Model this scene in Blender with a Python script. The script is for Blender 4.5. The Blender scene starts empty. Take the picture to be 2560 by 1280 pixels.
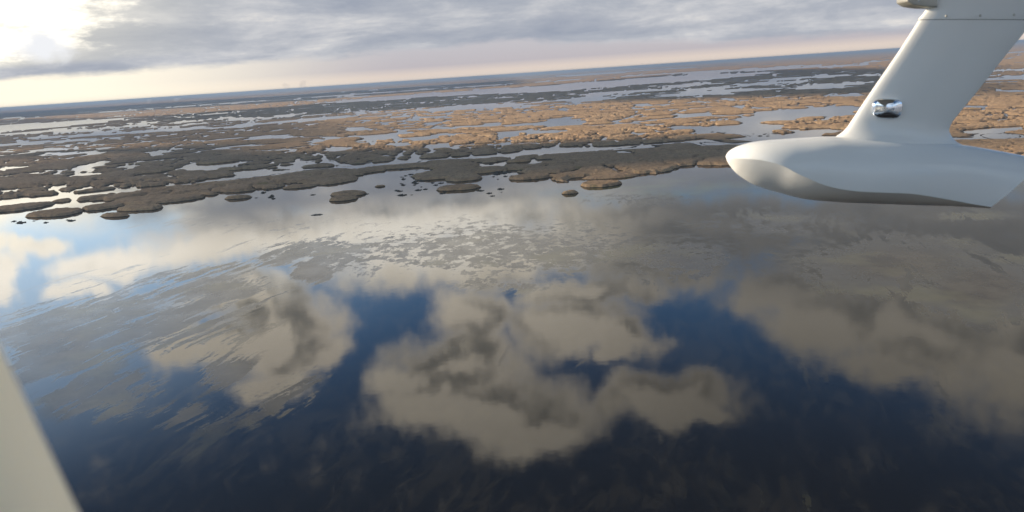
import bpy, bmesh, math, random
import numpy as np
from mathutils import Vector, Matrix
random.seed(7)
C = bpy.context.scene.collection
SC = bpy.context.scene
R = math.radians

# ------------------------------------------------------------------ camera
H = 100.0                       # height of the aircraft above the water, metres
F = 1900.0                      # focal length in pixels of a 2560-wide frame
ROLL = math.atan(0.0664)
PITCH = math.atan(454.0 / F)
fw = np.array([0, math.cos(PITCH), -math.sin(PITCH)])
r0 = np.array([1.0, 0, 0]); u0 = np.array([0, math.sin(PITCH), math.cos(PITCH)])
rt = math.cos(ROLL) * r0 - math.sin(ROLL) * u0
up = math.sin(ROLL) * r0 + math.cos(ROLL) * u0
CAM = np.array([0, 0, H])
cam_d = bpy.data.cameras.new('camera')
cam = bpy.data.objects.new('camera', cam_d); C.objects.link(cam); SC.camera = cam
cam.matrix_world = Matrix(((rt[0], up[0], -fw[0], 0), (rt[1], up[1], -fw[1], 0), (rt[2], up[2], -fw[2], H), (0, 0, 0, 1)))
cam_d.sensor_width = 36; cam_d.lens = 36 * F / 2560
cam_d.clip_start = 0.02; cam_d.clip_end = 400000
cam_d.dof.use_dof = True; cam_d.dof.focus_distance = 60
cam_d.dof.aperture_fstop = cam_d.lens / 5.6

def ray(px, py):
    d = fw * F + rt * (px - 1280) + up * (640 - py)
    return d / np.linalg.norm(d)
def ground(px, py, z=0.0):
    d = ray(px, py); t = (z - H) / d[2]
    return np.array([d[0] * t, d[1] * t])
def project(x, y, z=0.0):       # arrays -> pixel of the 2560x1280 frame
    vx, vy, vz = x, y, z - H
    a = vx * rt[0] + vy * rt[1] + vz * rt[2]
    b = vx * up[0] + vy * up[1] + vz * up[2]
    c = vx * fw[0] + vy * fw[1] + vz * fw[2]
    return 1280 + F * a / c, 640 - F * b / c
def azel(px, py):               # direction mirrored in the water, degrees
    d = ray(px, py)
    return math.degrees(math.atan2(d[0], d[1])), abs(math.degrees(math.asin(d[2])))

# ------------------------------------------------------------------ light
SUN_AZ, SUN_EL = -80.0, 17.0
sun_dir = Vector((math.sin(R(SUN_AZ)) * math.cos(R(SUN_EL)), math.cos(R(SUN_AZ)) * math.cos(R(SUN_EL)), math.sin(R(SUN_EL))))
sl = bpy.data.lights.new('sun', 'SUN'); sl.energy = 5.0; sl.angle = R(0.5); sl.color = (1.0, 0.83, 0.62)
so = bpy.data.objects.new('sun', sl); C.objects.link(so)
so.rotation_euler = (-sun_dir).to_track_quat('-Z', 'Y').to_euler()
so.location = (0, 0, 300)
SC.view_settings.view_transform = 'Standard'; SC.view_settings.look = 'None'
SC.view_settings.exposure = 0.9; SC.view_settings.gamma = 1.0
SC.view_settings.use_curve_mapping = False
SC.cycles.max_bounces = 6; SC.cycles.volume_bounces = 0; SC.cycles.caustics_reflective = True

# ------------------------------------------------------------------ node helper
class NT:
    def __init__(s, tree): s.t = tree; s.n = tree.nodes; s.l = tree.links
    def new(s, kind, **kw):
        n = s.n.new(kind)
        for k, v in kw.items(): setattr(n, k, v)
        return n
    def put(s, sock, v):
        if v is None: return
        if hasattr(v, 'is_linked') or isinstance(v, bpy.types.NodeSocket): s.l.new(v, sock)
        else:
            try: sock.default_value = v
            except Exception: sock.default_value = (*v, 1) if len(v) == 3 else v
    def m(s, op, a, b=None, c=None, clamp=False):
        n = s.new('ShaderNodeMath', operation=op, use_clamp=clamp)
        s.put(n.inputs[0], a); s.put(n.inputs[1], b); s.put(n.inputs[2], c)
        return n.outputs[0]
    def vm(s, op, a, b=None, out=0):
        n = s.new('ShaderNodeVectorMath', operation=op); s.put(n.inputs[0], a); s.put(n.inputs[1], b)
        return n.outputs[out]
    def xyz(s, x, y, z=0.0):
        n = s.new('ShaderNodeCombineXYZ'); s.put(n.inputs[0], x); s.put(n.inputs[1], y); s.put(n.inputs[2], z)
        return n.outputs[0]
    def sep(s, v):
        n = s.new('ShaderNodeSeparateXYZ'); s.put(n.inputs[0], v); return n.outputs
    def map(s, v, loc=(0, 0, 0), rot=(0, 0, 0), sc=(1, 1, 1), typ='POINT'):
        n = s.new('ShaderNodeMapping', vector_type=typ)
        s.put(n.inputs[0], v); n.inputs[1].default_value = loc; n.inputs[2].default_value = rot; n.inputs[3].default_value = sc
        return n.outputs[0]
    def noise(s, v, scale, detail=4, rough=0.5, dist=0.0, out=0):
        n = s.new('ShaderNodeTexNoise'); s.put(n.inputs['Vector'], v)
        n.inputs['Scale'].default_value = scale; n.inputs['Detail'].default_value = detail
        n.inputs['Roughness'].default_value = rough; n.inputs['Distortion'].default_value = dist
        return n.outputs[out]
    def ss(s, v, a, b, x=0.0, y=1.0, kind='SMOOTHSTEP'):
        n = s.new('ShaderNodeMapRange', interpolation_type=kind); s.put(n.inputs[0], v)
        for i, q in enumerate((a, b, x, y)): s.put(n.inputs[1 + i], q)
        return n.outputs[0]
    def mix(s, f, a, b, mode='MIX'):
        n = s.new('ShaderNodeMix', data_type='RGBA', blend_type=mode)
        s.put(n.inputs[0], f); s.put(n.inputs[6], a); s.put(n.inputs[7], b)
        return n.outputs[2]
    def ramp(s, f, stops):
        n = s.new('ShaderNodeValToRGB'); s.put(n.inputs[0], f); e = n.color_ramp.elements
        while len(e) > 1: e.remove(e[0])
        e[0].position = stops[0][0]; e[0].color = (*stops[0][1], 1)
        for p, c in stops[1:]:
            q = e.new(p); q.color = (*c, 1)
        return n.outputs[0]
def material(name):
    m = bpy.data.materials.new(name); m.use_nodes = True; t = NT(m.node_tree)
    return m, t, t.n['Principled BSDF']

# ------------------------------------------------------------------ world: blue sky with a procedural cloud cover
W = bpy.data.worlds.new('World'); SC.world = W; W.use_nodes = True
t = NT(W.node_tree); t.n.clear()
sky = t.new('ShaderNodeTexSky', sky_type='NISHITA'); sky.sun_disc = False
sky.sun_elevation = R(SUN_EL); sky.sun_rotation = R(SUN_AZ); sky.altitude = 100
sky.air_density = 1.0; sky.dust_density = 0.2; sky.ozone_density = 3.5
co = t.new('ShaderNodeTexCoord').outputs['Generated']
X, Y, Z = t.sep(co)
az = t.m('MULTIPLY', t.m('ARCTAN2', X, Y), 180 / math.pi)
el = t.m('MULTIPLY', t.m('ARCSINE', Z), 180 / math.pi)
P = t.xyz(az, el)
# curling edges: displace the coordinates with noise before laying out the cloud masses
w1 = t.vm('SUBTRACT', t.noise(P, 0.16, 6, 0.62, out=1), (0.5, 0.5, 0.5))
PW = t.vm('ADD', P, t.vm('MULTIPLY', w1, (7.5, 5.2, 0)))
n_big = t.noise(P, 0.13, 6, 0.6)
n_fine = t.noise(t.vm('ADD', P, (40, 9, 3)), 0.4, 8, 0.68)
# cumulus masses (centre and half size in pixels of their mirror image on the water)
BLOBS = [(720, 850, 165, 130), (640, 760, 90, 90), (800, 900, 100, 50), (560, 860, 140, 60), (440, 870, 80, 80), (690, 950, 120, 60),
         (1190, 800, 120, 110), (1420, 820, 220, 80), (1570, 850, 110, 60), (1150, 930, 210, 110), (1230, 1010, 260, 110), (1100, 1010, 190, 90), (1540, 885, 70, 26),
         (1330, 1070, 220, 90), (1640, 1000, 220, 75), (1720, 1050, 110, 40), (1040, 960, 130, 60),
         (2060, 800, 230, 110), (2300, 820, 330, 170), (2520, 900, 240, 170), (2230, 910, 170, 75), (1960, 720, 160, 120),
         (2300, 680, 700, 150), (20, 700, 80, 75), (110, 630, 120, 34), (240, 670, 110, 45), (300, 660, 90, 60), (200, 740, 90, 30), (520, 620, 230, 60), (-60, 640, 90, 60), (30, 620, 60, 26),
         (620, 740, 200, 60), (1200, 640, 500, 90), (1650, 660, 260, 90), (1480, 740, 260, 45),
         (600, 560, 300, 60), (1000, 545, 700, 90), (1700, 560, 600, 100), (2300, 560, 600, 120)]
def masses(PQ):
    acc = None
    for cx, cy, rx, ry in BLOBS:
        a0, e0 = azel(cx, cy)
        a1, _ = azel(cx + rx, cy); a2, _ = azel(cx - rx, cy); _, e1 = azel(cx, cy + ry); _, e2 = azel(cx, cy - ry)
        mp = t.map(PQ, (a0, e0, 0), (0, 0, 0), (1.15 * (a1 - a2) / 2, 1.15 * (e1 - e2) / 2, 1), 'TEXTURE')
        g = t.new('ShaderNodeTexGradient', gradient_type='SPHERICAL'); t.l.new(mp, g.inputs[0])
        acc = g.outputs[1] if acc is None else t.m('MAXIMUM', acc, g.outputs[1])
    return acc
dens = t.m('ADD', masses(PW), t.m('MULTIPLY', t.m('SUBTRACT', n_fine, 0.5), 0.85))
SH = (-1.9, 1.5, 0)              # a step towards the sun
n_f2 = t.noise(t.vm('ADD', P, (40 + SH[0], 9 + SH[1], 3)), 0.4, 6, 0.62)
dens2 = t.m('ADD', masses(t.vm('ADD', PW, SH)), t.m('MULTIPLY', t.m('SUBTRACT', n_f2, 0.5), 0.85))
lit = t.ss(t.m('SUBTRACT', dens, dens2), -0.08, 0.34)
# unseen upper sky: scattered cloud; near the horizon: closed cover
hi = t.m('MULTIPLY', t.ss(el, 32, 40), t.ss(n_big, 0.52, 0.66))
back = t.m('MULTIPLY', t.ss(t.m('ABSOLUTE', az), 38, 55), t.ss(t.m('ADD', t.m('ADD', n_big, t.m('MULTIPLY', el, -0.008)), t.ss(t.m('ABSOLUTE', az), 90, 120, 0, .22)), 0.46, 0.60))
low = t.ss(t.m('ADD', t.m('ADD', el, t.m('MULTIPLY', n_big, 5.0)), t.ss(az, -14, -34, 0, 2.2)), 13.5, 10.8)
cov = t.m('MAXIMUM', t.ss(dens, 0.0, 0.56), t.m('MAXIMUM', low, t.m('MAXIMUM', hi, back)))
thick = t.ss(t.m('ADD', dens, t.m('MULTIPLY', t.m('SUBTRACT', n_big, 0.5), 0.9)), 0.22, 0.75)
mott = t.noise(t.vm('ADD', P, (5, 77, 0)), 0.30, 7, 0.62)
thick = t.m('MULTIPLY', thick, t.ss(mott, .30, .58, .62, 1.0))
shade = t.m('MULTIPLY', thick, t.m('SUBTRACT', 1.0, t.m('MULTIPLY', lit, 0.85)))
cumul = t.mix(shade, (1.90, 1.70, 1.38), (0.52, 0.50, 0.44))
cumul = t.mix(t.m('MAXIMUM', t.ss(t.m('ABSOLUTE', az), 45, 60), t.ss(el, 33, 40)), cumul, (.42, .42, .43))
cumul = t.mix(t.ss(t.m('ABSOLUTE', az), 95, 125), cumul, (1.6, 2.05, 2.5))  # unseen clouds behind the camera, made brighter and bluer to light the float
cumul = t.mix(t.ss(az, -2, 20, 0, .62), cumul, (.40, .37, .32))
cumul = t.mix(t.m('MULTIPLY', t.ss(az, 0, 14, 0, .85), t.ss(el, 19, 13)), cumul, (.27, .275, .28))
# stratus near the horizon, as long level bands
PB = t.map(P, (3, 0, 0), (0, 0, 0), (0.045, 0.30, 1))
nb = t.m('ADD', t.m('MULTIPLY', t.noise(PB, 1.5, 7, 0.55, 0.3), .55), t.m('MULTIPLY', t.noise(t.map(P, (3, 8, 0), (0, 0, 0), (0.10, 0.34, 1)), 1.3, 9, 0.66, 0.2), .45))
nb2 = t.noise(t.map(P, (9, 5, 0), (0, 0, 0), (0.10, 0.30, 1)), 1.6, 8, 0.66)
edge = t.ss(az, -34, 0, 1.45, 2.2, 'LINEAR')          # underside of the grey cloud deck
edge = t.m('SUBTRACT', edge, t.ss(az, 0, 18, 0.0, 1.15, 'LINEAR'))
edge = t.m('ADD', edge, t.m('MULTIPLY', t.m('SUBTRACT', nb2, 0.5), 1.6))
deck = t.ss(t.m('SUBTRACT', el, edge), -0.15, 0.45)
lowcol = t.ramp(t.ss(el, 0, 4, 0, 1, 'LINEAR'), [(0.0, (.76, .65, .56)), (0.10, (.72, .61, .54)), (0.24, (.50, .465, .49)), (0.5, (.52, .50, .53)), (1, (.55, .55, .58))])
deckcol = t.ramp(t.ss(nb, 0.36, 0.66, 0, 1, 'LINEAR'), [(0, (.31, .345, .42)), (0.4, (.41, .435, .49)), (0.7, (.57, .575, .60)), (1, (.88, .82, .75))])
lowcol = t.mix(t.ss(az, -6, -30, 0, .85), lowcol, (1.15, 1.05, .84))
band = t.mix(deck, lowcol, deckcol)
above = t.ss(t.m('SUBTRACT', el, edge), 0.7, 1.3)
# brightness near the veiled sun on the left
sx = t.m('DIVIDE', t.m('SUBTRACT', az, -40), 26); sy = t.m('DIVIDE', t.m('SUBTRACT', el, 8), 12)
glow = t.ss(t.m('SQRT', t.m('ADD', t.m('MULTIPLY', sx, sx), t.m('MULTIPLY', sy, sy))), 1.0, 0.15)
gap = t.ss(t.m('ADD', nb2, t.m('MULTIPLY', glow, 0.42)), 0.62, 0.86)
band = t.mix(t.m('MULTIPLY', t.m('MULTIPLY', glow, above), 0.62), band, (1.0, 0.93, 0.74))
band = t.mix(t.m('MULTIPLY', t.m('MULTIPLY', gap, above), glow), band, (2.3, 2.1, 1.7))
cumul = t.mix(t.m('MULTIPLY', t.ss(glow, 0, .6), 0.8), cumul, (2.9, 2.7, 2.35))
a0, e0 = azel(112, 108)
mp = t.map(t.vm('ADD', P, t.vm('MULTIPLY', w1, (4, 2.5, 0))), (a0, e0, 0), (0, 0, 0), (2.6, 1.5, 1), 'TEXTURE')
g = t.new('ShaderNodeTexGradient', gradient_type='SPHERICAL'); t.l.new(mp, g.inputs[0])
band = t.mix(t.ss(t.m('ADD', g.outputs[1], t.m('MULTIPLY', t.m('SUBTRACT', n_fine, .5), .9)), .15, .75), band, (.84, .85, .88))
sx3 = t.m('DIVIDE', t.m('SUBTRACT', az, -9), 17); sy3 = t.m('DIVIDE', t.m('SUBTRACT', el, 11.8), 3.6)
brt = t.ss(t.m('ADD', t.m('SQRT', t.m('ADD', t.m('MULTIPLY', sx3, sx3), t.m('MULTIPLY', sy3, sy3))), t.m('MULTIPLY', t.m('SUBTRACT', mott, .5), 1.4)), 1.0, .3)
cumul = t.mix(t.m('MULTIPLY', brt, .75), cumul, (2.2, 2.08, 1.85))
ccol = t.mix(t.ss(el, 7.5, 11), band, cumul)
bg1 = t.new('ShaderNodeBackground'); blue = t.mix(1.0, sky.outputs[0], (.66, .91, 1.08), 'MULTIPLY')
blue = t.mix(t.ss(el, 15, 31, 0, .68), blue, (.03, .10, .20))
sx2 = t.m('DIVIDE', t.m('SUBTRACT', az, -46), 44); sy2 = t.m('DIVIDE', t.m('SUBTRACT', el, 10), 17)
aur = t.ss(t.m('SQRT', t.m('ADD', t.m('MULTIPLY', sx2, sx2), t.m('MULTIPLY', sy2, sy2))), 1.0, 0.1)     # aureole of the sun
blue = t.mix(aur, blue, t.mix(1.0, blue, (1.9, 1.7, 1.5), 'MULTIPLY'))
blue = t.mix(t.m('MULTIPLY', aur, .62), blue, (9.5, 11.0, 12.5))
t.put(bg1.inputs[0], blue); bg1.inputs[1].default_value = 0.105
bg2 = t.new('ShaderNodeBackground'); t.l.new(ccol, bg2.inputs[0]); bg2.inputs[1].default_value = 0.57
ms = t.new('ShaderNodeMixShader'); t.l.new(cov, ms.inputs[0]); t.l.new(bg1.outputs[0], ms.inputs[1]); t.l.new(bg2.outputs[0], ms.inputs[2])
t.l.new(ms.outputs[0], t.new('ShaderNodeOutputWorld').inputs[0])

# ------------------------------------------------------------------ numpy noise
def _h(i, j, s):
    n = (i.astype(np.int64) * 374761393 + j.astype(np.int64) * 668265263 + s * 1442695041) & 0xffffffff
    n = ((n ^ (n >> 13)) * 1274126177) & 0xffffffff
    n = ((n ^ (n >> 16)) * 2246822519) & 0xffffffff
    return ((n ^ (n >> 15)) & 0xffffff) / float(0xffffff)
def vn(x, y, s=0):
    i = np.floor(x); j = np.floor(y); fx = x - i; fy = y - j
    fx = fx * fx * (3 - 2 * fx); fy = fy * fy * (3 - 2 * fy)
    a = _h(i, j, s); b = _h(i + 1, j, s); c = _h(i, j + 1, s); d = _h(i + 1, j + 1, s)
    return (a * (1 - fx) + b * fx) * (1 - fy) + (c * (1 - fx) + d * fx) * fy
def fbm(x, y, s=0, o=4):
    v = 0; a = 0.5; f = 1.0; tot = 0
    for k in range(o):
        v = v + a * vn(x * f + 17 * k, y * f - 9 * k, s + k); tot += a; a *= 0.5; f *= 2.03
    return v / tot
def sst(a, b, v):
    q = np.clip((v - a) / (b - a), 0, 1); return q * q * (3 - 2 * q)

# ------------------------------------------------------------------ object helpers
def tag(o, label=None, cat=None, group=None, kind=None):
    if label: o['label'] = label
    if cat: o['category'] = cat
    if group: o['group'] = group
    if kind: o['kind'] = kind
    return o
def mesh_obj(name, verts, faces, mat, parent=None, smooth=True):
    me = bpy.data.meshes.new(name)
    me.from_pydata([tuple(v) for v in verts], [], [tuple(f) for f in faces]); me.update()
    if smooth: me.shade_smooth()
    if mat: me.materials.append(mat)
    o = bpy.data.objects.new(name, me); C.objects.link(o)
    if parent: o.parent = parent
    return o
def np_mesh(name, V, Q, mat, smooth=True):
    me = bpy.data.meshes.new(name)
    me.vertices.add(len(V)); me.vertices.foreach_set('co', V.astype(np.float32).ravel())
    me.loops.add(Q.size); me.loops.foreach_set('vertex_index', Q.astype(np.int32).ravel())
    me.polygons.add(len(Q)); me.polygons.foreach_set('loop_start', np.arange(0, Q.size, 4, dtype=np.int32))
    me.update(calc_edges=True)
    if smooth: me.shade_smooth()
    me.materials.append(mat)
    o = bpy.data.objects.new(name, me); C.objects.link(o)
    return o

# ------------------------------------------------------------------ materials of the marsh
def reed_mat():
    m, t, b = material('dry_reeds')
    co = t.new('ShaderNodeNewGeometry').outputs['Position']
    big = t.noise(co, 0.012, 4, 0.6); mid = t.noise(co, 0.09, 4, 0.6); fine = t.noise(co, 0.9, 4, 0.65)
    stem = t.noise(t.map(co, sc=(1, 1, 0.12)), 3.2, 3, 0.7)
    c = t.ramp(big, [(0.30, (.39, .255, .142)), (0.5, (.46, .305, .175)), (0.7, (.54, .37, .215))])
    c = t.mix(t.ss(mid, 0.45, 0.75), c, (.37, .25, .145))
    tufty = t.noise(t.map(co, sc=(1, .6, 1)), 0.28, 5, .7)
    c = t.mix(t.ss(tufty, 0.42, 0.68, 0, .62), c, (.19, .128, .09))
    c = t.mix(t.ss(fine, 0.35, 0.75, 0, 0.55), c, (.24, .16, .095))
    c = t.mix(t.ss(stem, 0.5, 0.8, 0, 0.5), c, (.09, .07, .045))
    c = t.mix(t.m('MULTIPLY', t.ss(t.noise(t.vm('ADD', co, (99, 5, 0)), 0.05, 3, 0.6), 0.62, 0.72), 0.6), c, (.26, .21, .09))
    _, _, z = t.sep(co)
    c = t.mix(t.ss(z, 0.7, 0.1), c, (.05, .04, .03))    # darker towards the foot of the stems
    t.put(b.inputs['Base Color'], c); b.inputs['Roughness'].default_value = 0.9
    b.inputs['Specular IOR Level'].default_value = 0.1
    bp = t.new('ShaderNodeBump'); bp.inputs['Strength'].default_value = 1.0; bp.inputs['Distance'].default_value = .7
    t.put(bp.inputs['Height'], t.m('ADD', t.m('ADD', t.m('MULTIPLY', fine, 1.0), t.m('MULTIPLY', tufty, 2.2)), t.m('MULTIPLY', stem, 0.5)))
    t.l.new(bp.outputs[0], b.inputs['Normal'])
    return m
REED = reed_mat()
m, t, b = material('wet_mud'); MUD = m
t.put(b.inputs['Base Color'], t.mix(t.noise(t.new('ShaderNodeNewGeometry').outputs[0], 0.8, 4), (.035, .03, .025), (.09, .075, .05)))
b.inputs['Roughness'].default_value = 0.6

# ------------------------------------------------------------------ marsh layout, read off the photograph as places on the ground
SHORE = [(-900, 575), (-300, 548), (0, 527), (37, 524), (74, 514), (95, 500), (200, 498), (300, 496), (360, 502), (420, 501), (500, 489), (560, 474), (654, 471),
         (700, 464), (766, 463), (800, 452), (881, 440), (900, 430), (951, 423), (1010, 414), (1060, 416), (1110, 432), (1180, 440), (1210, 420), (1235, 395),
         (1262, 396), (1290, 405), (1327, 418), (1380, 430), (1440, 446), (1520, 447), (1600, 441), (1668, 431), (1700, 414), (1760, 405), (1850, 406), (2050, 400),
         (2300, 392), (2560, 398), (2900, 380), (3500, 350)]
shx = np.array([p[0] for p in SHORE]); shy = np.array([p[1] for p in SHORE])
# ponds: centre, half width, half height, slope (pixels on the ground)
PONDS = [(520, 417, 100, 17, -.04), (390, 432, 60, 9, -.12), (600, 430, 45, 8, .02), (393, 380, 42, 5, -.03), (235, 411, 55, 6, -.16), (215, 437, 68, 6, -.08),
         (140, 470, 32, 8, -.35), (25, 475, 40, 5, -.06), (40, 419, 46, 4, -.10), (45, 498, 32, 6, -.2), (243, 451, 16, 3, 0), (316, 483, 32, 4, 0), (325, 468, 20, 3, -.3),
         (90, 318, 130, 6, -.07), (230, 302, 130, 5, -.06), (150, 309, 190, 6, -.06), (60, 333, 90, 4, -.06), (190, 326, 90, 4, -.05), (110, 343, 90, 4, -.05), (50, 353, 32, 3, -.06), (20, 324, 60, 3, 0), (-150, 330, 150, 14, -.06),
         (460, 293, 27, 3, -.03), (455, 305, 48, 4, -.08), (600, 297, 75, 4, -.06), (720, 287, 48, 3, -.07), (574, 319, 26, 3, -.05), (192, 350, 30, 3, -.06), (345, 314, 42, 4, -.06), (280, 318, 30, 3, 0),
         (680, 343, 70, 7, -.06), (560, 348, 80, 3, -.08), (500, 352, 40, 3, 0), (840, 372, 36, 8, -.1), (995, 362, 36, 7, -.05), (1094, 364, 38, 8, -.12), (890, 323, 48, 6, -.06), (955, 343, 62, 8, -.1), (830, 345, 40, 4, 0),
         (1270, 337, 40, 10, -.1), (1225, 313, 42, 5, -.08), (1415, 303, 58, 12, -.06), (1380, 328, 50, 5, -.05), (1100, 320, 40, 4, -.05), (1040, 300, 30, 3, 0), (1330, 310, 60, 5, -.06),
         (1520, 352, 42, 5, .02), (1440, 381, 30, 3, 0), (1559, 382, 32, 5, .03), (1352, 369, 9, 3, 0), (896, 421, 28, 6, -.05), (992, 408, 20, 6, -.3), (1755, 353, 22, 6, 0), (1535, 425, 30, 7, .25), (1050, 425, 40, 6, 0),
         (1250, 385, 18, 5, .45), (1290, 400, 22, 6, .3), (1330, 407, 60, 8, -.1), (1240, 372, 10, 4, .3), (1225, 425, 60, 22, 0), (1610, 263, 26, 4, 0), (1742, 289, 45, 6, -.08),
         (1940, 292, 110, 14, -.07), (1850, 322, 140, 14, -.06), (2050, 275, 130, 10, -.07), (2050, 330, 110, 10, -.07), (1950, 345, 130, 8, -.03), (1700, 318, 60, 5, 0), (2480, 325, 90, 9, -.05), (2540, 228, 60, 5, 0),
         (1360, 222, 200, 9, -.066), (1620, 202, 330, 8, -.062), (1100, 236, 220, 6, -.064), (920, 250, 140, 4, -.06), (1500, 212, 200, 8, -.062), (1450, 247, 110, 4, -.06), (1560, 230, 140, 4, -.06), (1720, 212, 80, 4, -.06), (1850, 176, 220, 4, -.05),
         (1760, 222, 60, 3, -.05), (1930, 208, 120, 4, -.06), (2050, 192, 130, 4, -.06), (2100, 165, 110, 3, -.06), (1880, 223, 50, 2.5, -.05), (2050, 218, 90, 5, -.05), (2520, 175, 90, 3, -.06), (2530, 190, 60, 2.5, -.06), (1200, 268, 50, 3, -.05), (950, 290, 40, 2.5, -.06),
         (900, 226, 320, 1.6, -.066), (1500, 184, 320, 2.0, -.066), (330, 283, 110, 1.4, -.06)]
PA = np.array(PONDS, float)
def pondf(px, py):
    m = np.full(px.shape, 9.0)
    for cx, cy, rx, ry, sl in PA:
        dx = px - cx; dy = py - cy - sl * dx
        m = np.minimum(m, np.sqrt((dx / rx) ** 2 + (dy / ry) ** 2))
    return m
def rho(x, y):
    px, py = project(x, y)
    d = np.hypot(x, y)
    sh = np.interp(px, shx, shy)
    over = (sh - py)
    p = pondf(px, py)
    zone = np.where(d < 1000, 0.95, 0.85)
    gold = sst(700, 900, px) * sst(372, 350, py) * sst(248, 262, py)
    leftm = sst(760, 500, px) * sst(470, 440, py)
    zone = zone - 0.36 * gold + 0.10 * leftm
    n = fbm(x / 90, y / 90, 5, 3) - 0.5
    r = zone + n * (0.5 + .5 * gold)
    r = np.where(p < 1.0, 0, np.where(p < 1.15, np.minimum(r, .42), r))
    return np.where(over < 0.0, 0, r)
def lobes(x, y, cell, seed, cov):
    ci = np.floor(x / cell); cj = np.floor(y / cell); best = np.full(x.shape, -50.0); sec = np.full(x.shape, -50.0)
    for a in (-1, 0, 1):
        for b2 in (-1, 0, 1):
            i = ci + a; j = cj + b2
            fx = (i + 0.10 + 0.80 * _h(i, j, seed)) * cell; fy = (j + 0.10 + 0.80 * _h(i, j, seed + 1)) * cell
            q = cov(fx, fy, i, j)
            rr = cell * np.where(q > 0.18, (0.30 + 0.62 * q) * (0.72 + 0.5 * _h(i, j, seed + 2)), -1)
            v = rr - np.hypot((x - fx) * .74, (y - fy) * 1.08 * (0.8 + .5 * _h(i, j, seed + 4)))
            sec = np.maximum(sec, np.minimum(best, v)); best = np.maximum(best, v)
    return best, best - sec
# rho evaluated once on a lookup per cell (fast): cache by unique cell ids
def cov_cached(cell, seed, dmin, dmax):
    store = {}
    def f(fx, fy, i, j):
        key = (i.astype(np.int64) + 100000) * 400000 + (j.astype(np.int64) + 100000)
        u, idx, inv = np.unique(key, return_index=True, return_inverse=True)
        x = fx.ravel()[idx]; y = fy.ravel()[idx]
        q = rho(x, y); d = np.hypot(x, y)
        q = np.where((d > dmin) & (d < dmax), q, 0)
        return q[inv.ravel()].reshape(fx.shape)
    return f
NA = 1500
azs = np.linspace(R(-45), R(45), NA)
rr_ = [500.0]
while rr_[-1] < 90000:
    r_ = rr_[-1]; rr_.append(r_ + (1.5 + 12 * ((r_ - 500) / 1000) ** 2 if r_ < 40000 else 20000))
rr_ = np.array(rr_); NR = len(rr_)
A, Rr = np.meshgrid(azs, rr_)
gx = Rr * np.sin(A); gy = Rr * np.cos(A)
wx = gx + (fbm(gx / 6, gy / 6, 131, 3) - .5) * 9 + (fbm(gx / 14, gy / 14, 31, 3) - .5) * 10 * np.clip(Rr / 900, 1, 6); wy = gy + (fbm(gx / 14, gy / 14, 37, 3) - .5) * 9 * np.clip(Rr / 900, 1, 6)
Fd = np.full(gx.shape, -50.0); Cr = np.full(gx.shape, 99.0)
for cell, seed, dmin, dmax in ((19, 11, 0, 1060), (38, 61, 0, 1330), (74, 21, 1080, 3600), (190, 41, 2800, 12000), (620, 51, 9000, 1e6)):
    rows = np.where((rr_ > dmin - 2 * cell) & (rr_ < dmax + 2 * cell))[0]; s_ = slice(rows[0], rows[-1] + 1)
    f_, c_ = lobes(wx[s_], wy[s_], cell, seed, cov_cached(cell, seed, dmin, dmax))
    if cell > 30: Cr[s_] = np.minimum(Cr[s_], c_)
    Fd[s_] = np.maximum(Fd[s_], f_)
ppx, ppy = project(wx, wy)
pf = pondf(ppx, ppy)
lobn = (fbm(gx / 30, gy / 30, 83, 2) - .5) * 0.9 
Fd = np.minimum(Fd, (pf - 0.80 + lobn) * 26)
# narrow channels along some of the seams between neighbouring beds
seam = fbm(gx / 150, gy / 150, 15, 3) + .10 * sst(900, 1500, Rr)
Fd = np.where(Rr < 9000, np.minimum(Fd, Cr * .9 - (seam - .52) * 26 * np.clip(Rr / 1000, .6, 2.0)), Fd)
crk = np.abs(fbm(gx / 150, gy / 95, 301, 4) - .5) * 110
crk2 = np.abs(fbm(gx / 420, gy / 240, 311, 4) - .5) * 300
wdt = np.clip(Rr / 1000, .7, 4)
Fd = np.where(Rr < 6000, np.minimum(Fd, np.where(fbm(gx / 200, gy / 200, 321, 2) > .50, crk * 1.1 - .9 * wdt, 99)), Fd)
Fd = np.where(Rr < 12000, np.minimum(Fd, np.where(fbm(gx / 900, gy / 900, 331, 2) > .56, crk2 * 1.0 - 2.6 * wdt, 99)), Fd)
Fd = np.where(Rr > 60000, 5, Fd)
hn = fbm(gx / 5.0, gy / 5.0, 71, 3); hb = fbm(gx / 40, gy / 40, 73, 3)
top = 2.9 - .8 * sst(900, 1400, Rr) + (1.3 - 1.0 * sst(800, 1200, Rr)) * (hn - .4) + .5 * (hb - .5)
Zg = -0.35 + (top + 0.35) * np.sqrt(np.clip(sst(-0.4, 3.4, Fd), 0, 1)) * (0.86 + 0.14 * sst(2, 9, Fd))
Zg = np.where(Zg > .3, Zg - (1.2 - .8 * sst(850, 1300, Rr)) * np.exp(-(Cr / 1.3) ** 2) * (Rr < 4000), Zg)
Zg = np.where(Fd < -0.4, -0.35, Zg)
idx = np.arange(NR * NA).reshape(NR, NA)
q = np.stack([idx[:-1, :-1], idx[:-1, 1:], idx[1:, 1:], idx[1:, :-1]], -1).reshape(-1, 4)
keep = (Zg.ravel()[q] > -0.3).any(1)
q = q[keep]
used = np.zeros(NR * NA, bool); used[q.ravel()] = True
remap = np.cumsum(used) - 1
V = np.stack([gx.ravel()[used], gy.ravel()[used], Zg.ravel()[used]], -1)
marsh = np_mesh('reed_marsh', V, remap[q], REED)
tag(marsh, 'brown and golden reed beds broken by ponds and winding channels', 'reed bed', kind='stuff')
print('marsh verts', len(V))

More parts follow.
